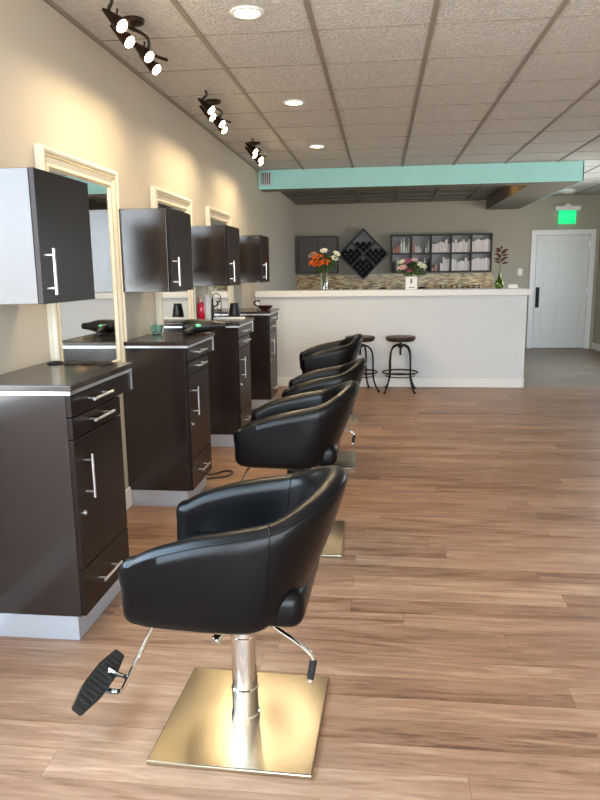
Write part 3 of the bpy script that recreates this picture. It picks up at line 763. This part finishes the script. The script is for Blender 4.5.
for nm, (dx, dz, rows) in cells.items():
    # rolls packed square into the V shaped bottom corner of the cell
    d = .0735; c0x, c0z = DCX+dx, DCZ+dz-q+.0185+.008
    for a in range(4):
        for c in range(4):
            if a+c > rows: continue
            px = c0x+((a+.5)-(c+.5))*d*.7071; pz = c0z+((a+.5)+(c+.5))*d*.7071
            lab = 'black rolled towel in the %s cell of the diamond shelf' % nm
            o = tw if firstt else tw.copy()
            if not firstt: COL.objects.link(o)
            firstt = False
            o.location = (px, YB-.015, pz); o['label'] = lab

# bottles along the back counter
def bottle_obj(name, prof, m, loc, label, cat, grp=None):
    b = B(); lathe(b, prof, 16); o = obj(name, b, m, None, True, loc); return tag(o, label, cat, grp)
for k in range(8):
    bottle_obj('pump_bottle', [(.028, 0), (.030, .006), (.030, .12), (.018, .135), (.010, .14), (.010, .165), (.016, .168), (.016, .178), (.004, .18)], 'bottle_dark', (2.62+.095*k, 12.5, .975), 'small dark pump bottle in the row at the right end of the back counter', 'bottle', 'dark bottles on the back counter')
for k in range(11):
    bottle_obj('polish_bottle', [(.022, 0), (.024, .005), (.024, .10), (.012, .11), (.012, .148), (.008, .15)], 'silver' if k % 2 else 'bottle_dark', (.62+.085*k, 12.45, .975), '%s capped bottle on the back counter below the diamond shelf' % ('silver' if k % 2 else 'dark'), 'bottle', 'capped bottles below the diamond shelf')
for x, w, l in ((2.30, .05, 'black bowl on the back counter between the white vase and the dark bottles'), (1.62, .04, 'black bowl on the back counter left of the white vase')):
    bottle_obj('tint_bowl', [(w*.5, 0), (w, .02), (w*1.25, .11), (w*1.3, .15), (w*1.2, .15), (w*1.1, .11), (w*.4, .03)], 'black', (x, 12.42, .975), l, 'bowl')
for x, l in ((.60, 'small white cup on the back counter right of the clear vase'), (1.47, 'small white cup on the back counter right of the diamond shelf'), (2.08, 'small white cup on the back counter just right of the white vase')):
    bottle_obj('cup', [(.028, 0), (.032, .005), (.042, .155), (.038, .155), (.028, .01)], 'whiteplastic', (x, 12.38, .975), l, 'cup')
# ------------------------------------------------------------------ flowers on the bar ledge
BT = 1.185
def petal_flower(b, c, r, n, tilt, up=Vector((0, -.5, .8)), rows=1, cup=.35):
    up = up.normalized(); q = up.to_track_quat('Z', 'Y').to_matrix()
    for rw in range(rows):
        for k in range(n):
            a = 2*PI*(k+.5*rw)/n; rr = r*(1-.28*rw)
            d = Vector((math.cos(a), math.sin(a), 0)); s = Vector((-math.sin(a), math.cos(a), 0))
            prev = None
            stn = []
            for i in range(6):
                u = i/5; wd = rr*.30*math.sin(PI*min(.93, .12+.80*u))
                h = rr*(cup+.25*rw)*(1.6*u-1.1*u*u)
                p = d*rr*u+Vector((0, 0, h))
                stn.append([c+q @ (p-s*wd+Vector((0, 0, wd*.3))), c+q @ (p), c+q @ (p+s*wd+Vector((0, 0, wd*.3)))])
            th = q @ Vector((0, 0, -.0016))
            for side_ in (0, 1):
                V = [[b.verts.new(x+(th if side_ else Vector())) for x in row] for row in stn]
                for A, C in zip(V, V[1:]):
                    for i in range(2): b.faces.new((A[i], A[i+1], C[i+1], C[i]))
    return q
def flower(name, base, head, r, m, label, cat, n=6, rows=1, grp=None, cup=.35, up=None):
    base = Vector(base); head = Vector(head); t = thing(name, label, cat, base, 0, grp)
    h = head-base; up = up or Vector((h.x*2, -.35, .5))
    b = B(); petal_flower(b, h, r, n, 0, up, rows, cup); obj('petals', b, m, t, True)
    b = B(); ball(b, h+up.normalized()*r*.12, r*.13, 8); obj('flower_centre', b, 'stem', t, True)
    b = B(); tube(b, [(0, 0, 0), (h.x*.35, h.y*.35, h.z*.55), h-up.normalized()*.004], .0025, 6, smooth=4); obj('stem', b, 'stem', t, True)
    return t
def leaf(b, p, d, L, w):
    p = Vector(p); d = Vector(d).normalized(); s = d.cross(Vector((0, 1, .2))).normalized(); nrm = s.cross(d)
    for off in (0, .0012):
        rows = []
        for i in range(6):
            u = i/5; ww = w*math.sin(PI*(.06+.92*u)); q = p+d*L*u+Vector((0, 0, -L*.25*u*u))+nrm*off
            rows.append([b.verts.new(q-s*ww+nrm*ww*.3), b.verts.new(q), b.verts.new(q+s*ww+nrm*ww*.3)])
        for A, C in zip(rows, rows[1:]):
            for i in range(2): b.faces.new((A[i], A[i+1], C[i+1], C[i]))
def greens(name, base, label, n, spread, z0, z1, L, m='leaf', sw=.02):
    t = thing(name, label, 'foliage', base)
    b = B(); st = B()
    for k in range(n):
        a = random.uniform(0, 2*PI); z = random.uniform(z0, z1); rr = spread*random.uniform(.2, 1)
        p = Vector((rr*math.cos(a), rr*.7*math.sin(a), z))
        leaf(b, p, (math.cos(a), math.sin(a)*.7, random.uniform(.1, .9)), L*random.uniform(.7, 1.2), sw)
        if k % 3 == 0: tube(st, [(0, 0, 0), (p.x*.3, p.y*.3, p.z*.6), p], .002, 5)
    obj('leaves', b, m, t, True); obj('stem', st, 'stem', t, True); return t
# clear vase with orange lilies
VX, VYY = .885, 8.62
t = thing('glass_vase', 'tall clear glass vase of orange and white flowers on the bar', 'vase', (VX, VYY, BT))
b = B(); lathe(b, [(.040, 0), (.044, .004), (.042, .10), (.052, .215), (.049, .215), (.039, .10), (.040, .014), (.0, .012)], 28); obj('vase_glass', b, 'glass', t, True)
b = B(); lathe(b, [(.0385, .016), (.0375, .11), (0, .111)], 24); obj('water', b, 'water', t, True)
bs = (VX, VYY, BT+.02); G = 'orange lilies in the clear vase'
for (dx, dz, l) in ((-.06, .315, 'orange lily lowest in the middle of the clear vase bouquet'), (-.125, .335, 'orange lily at the lower left of the clear vase bouquet'), (-.075, .40, 'upper left orange lily in the clear vase'), (.01, .335, 'orange lily right of the bouquet middle in the clear vase')):
    flower('orange_lily', bs, (VX+dx, VYY-.05, BT+dz), .075, 'orange', l, 'flower', 6, 1, G)
for (dx, dz, l) in ((.0, .465, 'cream rose at the top of the clear vase bouquet'), (.15, .43, 'larger white flower at the right of the clear vase bouquet'), (.125, .375, 'small white flower low at the right of the clear vase bouquet')):
    flower('white_flower', bs, (VX+dx, VYY-.03, BT+dz), .055, 'cream', l, 'flower', 7, 3, 'white flowers in the clear vase', .6)
flower('coral_flower', bs, (VX-.14, VYY-.01, BT+.42), .06, 'boxp', 'faded coral flower at the far left of the clear vase bouquet', 'flower', 7, 2, None, .5)
greens('green_foliage', bs, 'green leaves under the orange lilies in the clear vase', 60, .13, .20, .40, .085)
# white pot with mauve and cream flowers
PX = 1.945
t = thing('flower_pot', 'square white vase with a small tag holding mauve and cream flowers', 'vase', (PX, VYY, BT))
b = B()
frame = [(.062, 0), (.070, .155)]
box(b, (-.070, -.05, 0), (.070, .05, .155), .006); obj('pot_body', b, 'whiteplastic', t)
b = B(); box(b, (-.03, -.0525, .022), (.042, -.0495, .032), .0005); box(b, (-.012, -.0525, .075), (.008, -.0495, .13), .001); obj('emblem', b, 'cab_grey', t, label='small dark emblem and line of print')
bs = (PX, VYY, BT+.155)
for (dx, dz, m, r, l) in ((-.10, .10, 'palepink', .06, 'pale pink lily left in the white vase'), (-.03, .065, 'pinkf', .055, 'mauve bloom low in the middle of the white vase bouquet'), (-.05, .17, 'pinkf', .06, 'dark mauve bloom at the top of the white vase bouquet'), (.115, .12, 'cream', .07, 'cream chrysanthemum right in the white vase'), (-.115, .17, 'cream', .045, 'small cream flower upper left in the white vase'), (.03, .19, 'palepink', .04, 'small blush flower upper middle in the white vase')):
    flower('bouquet_flower', bs, (PX+dx, VYY-.05, BT+.155+dz), r, m, l, 'flower', 8, 3, None, .5)
greens('bouquet_foliage', bs, 'green leaves filling the white vase bouquet', 60, .13, .01, .15, .07)
# green bottle vase with red leaved stalk
GX = 2.99
t = thing('bottle_vase', 'round green glass bottle vase at the right end of the bar', 'vase', (GX, VYY, BT))
b = B(); lathe(b, [(.034, 0), (.048, .01), (.054, .04), (.048, .075), (.026, .115), (.016, .15), (.017, .185), (.013, .185), (.012, .15), (.022, .115), (.043, .075), (.049, .04), (.030, .012), (0, .012)], 28); obj('vase_glass', b, 'greenglass', t, True)
t = thing('leafy_stalk', 'single stalk with dark red leaves standing in the green bottle vase', 'plant', (GX, VYY, BT+.02))
b = B(); tube(b, [(0, 0, 0), (.002, 0, .2), (.012, 0, .38), (.02, 0, .44)], .006, 8, smooth=4); obj('stem', b, 'stem', t, True)
b = B()
for k in range(16):
    a = k*2.4; z = .27+.0115*k; leaf(b, (.012+.01*math.cos(a), .01*math.sin(a), z), (math.cos(a), .6*math.sin(a), .5), .085, .014)
obj('leaves', b, 'redleaf', t, True)
b = B(); box(b, (-.055, -.03, 0), (.055, .03, .030), .004); box(b, (-.05, -.004, .03), (.05, .004, .05), .001); tag(obj('card_holder', b, 'whiteplastic', None, False, (3.15, VYY, BT)), 'small white card holder at the right end of the bar ledge', 'card holder')

# ------------------------------------------------------------------ things on the vanities
CT = 1.0225
def dryer(label, loc, rz, grp=None):
    # lies on its side, nozzle along +x
    t = thing('hair_dryer', label, 'hair dryer', loc, rz, grp)
    r = .041
    def latx(prof, seg=24):
        b = B(); lathe(b, prof, seg); bmesh.ops.rotate(b, cent=(0, 0, 0), matrix=Matrix.Rotation(PI/2, 3, 'Y'), verts=b.verts); bmesh.ops.translate(b, vec=(0, 0, r), verts=b.verts); return b
    obj('body', latx([(.030, -.085), (.038, -.080), (.041, -.05), (.041, .0), (.037, .05), (.028, .09), (.025, .10)]), 'black', t, True)
    obj('nozzle', latx([(.026, .10), (.024, .105), (.020, .135), (.018, .155), (.010, .155)]), 'black', t, True)
    obj('rear_grille', latx([(.028, -.092), (.031, -.090), (.031, -.083)]), 'iron', t, True)
    b = B(); tube(b, [(-.03, -.03, r), (-.04, -.085, r*.7), (-.06, -.135, r*.5), (-.075, -.165, .018)], [.020, .0185, .017, .014], 14); h = obj('handle', b, 'black', t, True)
    b = B(); box(b, (-.052, -.09, r*.7+.014), (-.030, -.065, r*.7+.020), .002); obj('switch', b, 'iron', h)
    b = B(); ball(b, (-.005, -.0395, r+.006), .017, 16, (1.2, .18, .55)); obj('badge', b, 'tag', t, True, label='pale green badge')
    return t
dryer('black hair dryer with a pale green badge lying on the second vanity', (.375, 4.50, CT), math.radians(14))
for o in [x for x in COL.objects if x.name == 'hair_dryer']: o.scale = (1.15, 1.15, 1.15)
b = B(); lathe(b, [(.028, 0), (.034, .004), (.042, .055), (.043, .06), (.039, .06), (.032, .012), (0, .010)], 28); tag(obj('glass_cup', b, 'tealglass', None, True, (.105, 4.44, CT)), 'small teal glass cup by the wall on the second vanity', 'cup')
t = thing('spray_bottle', 'slim red bottle with pink cap on the third vanity', 'bottle', (.080, 5.70, CT))
b = B(); lathe(b, [(.027, 0), (.031, .006), (.031, .125), (.024, .145), (.013, .152)], 24); obj('bottle_body', b, 'red', t, True)
b = B(); lathe(b, [(.013, .152), (.014, .153), (.014, .185), (.010, .19)], 18); obj('cap', b, 'palepink', t, True)
t = thing('tall_bottle', 'tall white bottle with a pale cap beside the slim red bottle', 'bottle', (.110, 5.80, CT))
b = B(); lathe(b, [(.028, 0), (.031, .006), (.031, .17), (.026, .182)], 24); obj('bottle_body', b, 'whiteplastic', t, True)
b = B(); lathe(b, [(.022, .182), (.022, .205), (.018, .21)], 18); obj('cap', b, 'boxw', t, True)
t = thing('tool_canister', 'black canister with a wider rim on the third vanity', 'canister', (.305, 5.985, CT))
b = B(); lathe(b, [(.052, 0), (.054, .004), (.046, .075), (.036, .120), (.038, .13), (.034, .13), (.030, .10), (.03, .02), (0, .018)], 24); obj('canister_body', b, 'black', t, True)
b = B(); box(b, (-.13, -.045, 0), (.13, .045, .010), .004); box(b, (-.13, -.045, .01), (.13, -.040, .016)); box(b, (-.13, .040, .01), (.13, .045, .016)); tag(obj('tray', b, 'whiteplastic', None, False, (.285, 5.86, CT)), 'flat white tray in front of the black canister on the third vanity', 'tray')
t = thing('curling_iron', 'black curling iron with a looped cord standing by the third mirror', 'curling iron', (.115, 5.965, CT))
b = B(); cyl(b, (0, 0, 0), (0, 0, .10), .014, seg=14, bev=.003); cyl(b, (0, 0, .10), (0, 0, .17), .009, seg=12); obj('barrel', b, 'black', t, True)
b = B(); tube(b, [(0, 0, .17), (.01, .01, .205), (.035, .03, .215), (.06, .05, .19), (.065, .055, .10), (.06, .05, .01)], .004, 8, smooth=6); obj('cord', b, 'black', t, True)
t = thing('shallow_bowl', 'dark shallow bowl at the front of the farthest vanity', 'bowl', (.36, 7.27, CT))
b = B(); lathe(b, [(.03, 0), (.06, .012), (.085, .040), (.088, .046), (.082, .044), (.055, .018), (0, .010)], 28); bmesh.ops.scale(b, vec=(1, 1.1, 1), verts=b.verts); obj('bowl_body', b, 'maroon', t, True)
b = B(); tube(b, [(-.075, 0, .04), (-.105, 0, .055), (-.115, 0, .075), (-.095, 0, .095)], .008, 8, smooth=4); obj('bowl_handle', b, 'black', t, True)
t = thing('clear_bottle', 'small pink capped clear bottle beside the dark bowl', 'bottle', (.27, 7.42, CT))
b = B(); lathe(b, [(.024, 0), (.026, .004), (.026, .08), (.012, .095)], 20); obj('bottle_body', b, 'glass', t, True)
b = B(); lathe(b, [(.012, .095), (.013, .096), (.013, .125), (.009, .13)], 16); obj('cap', b, 'palepink', t, True)
# power cord behind the second vanity
b = B(); tube(b, [(.30, 4.475, .006), (.38, 4.52, .006), (.45, 4.55, .006), (.515, 4.60, .006), (.53, 4.70, .006), (.47, 4.72, .006), (.43, 4.64, .012), (.40, 4.54, .03), (.37, 4.475, .06)], .006, 8, smooth=6)
tag(obj('power_cord', b, 'black', None, True), 'loop of black power cord on the floor beside the second vanity', 'cord')
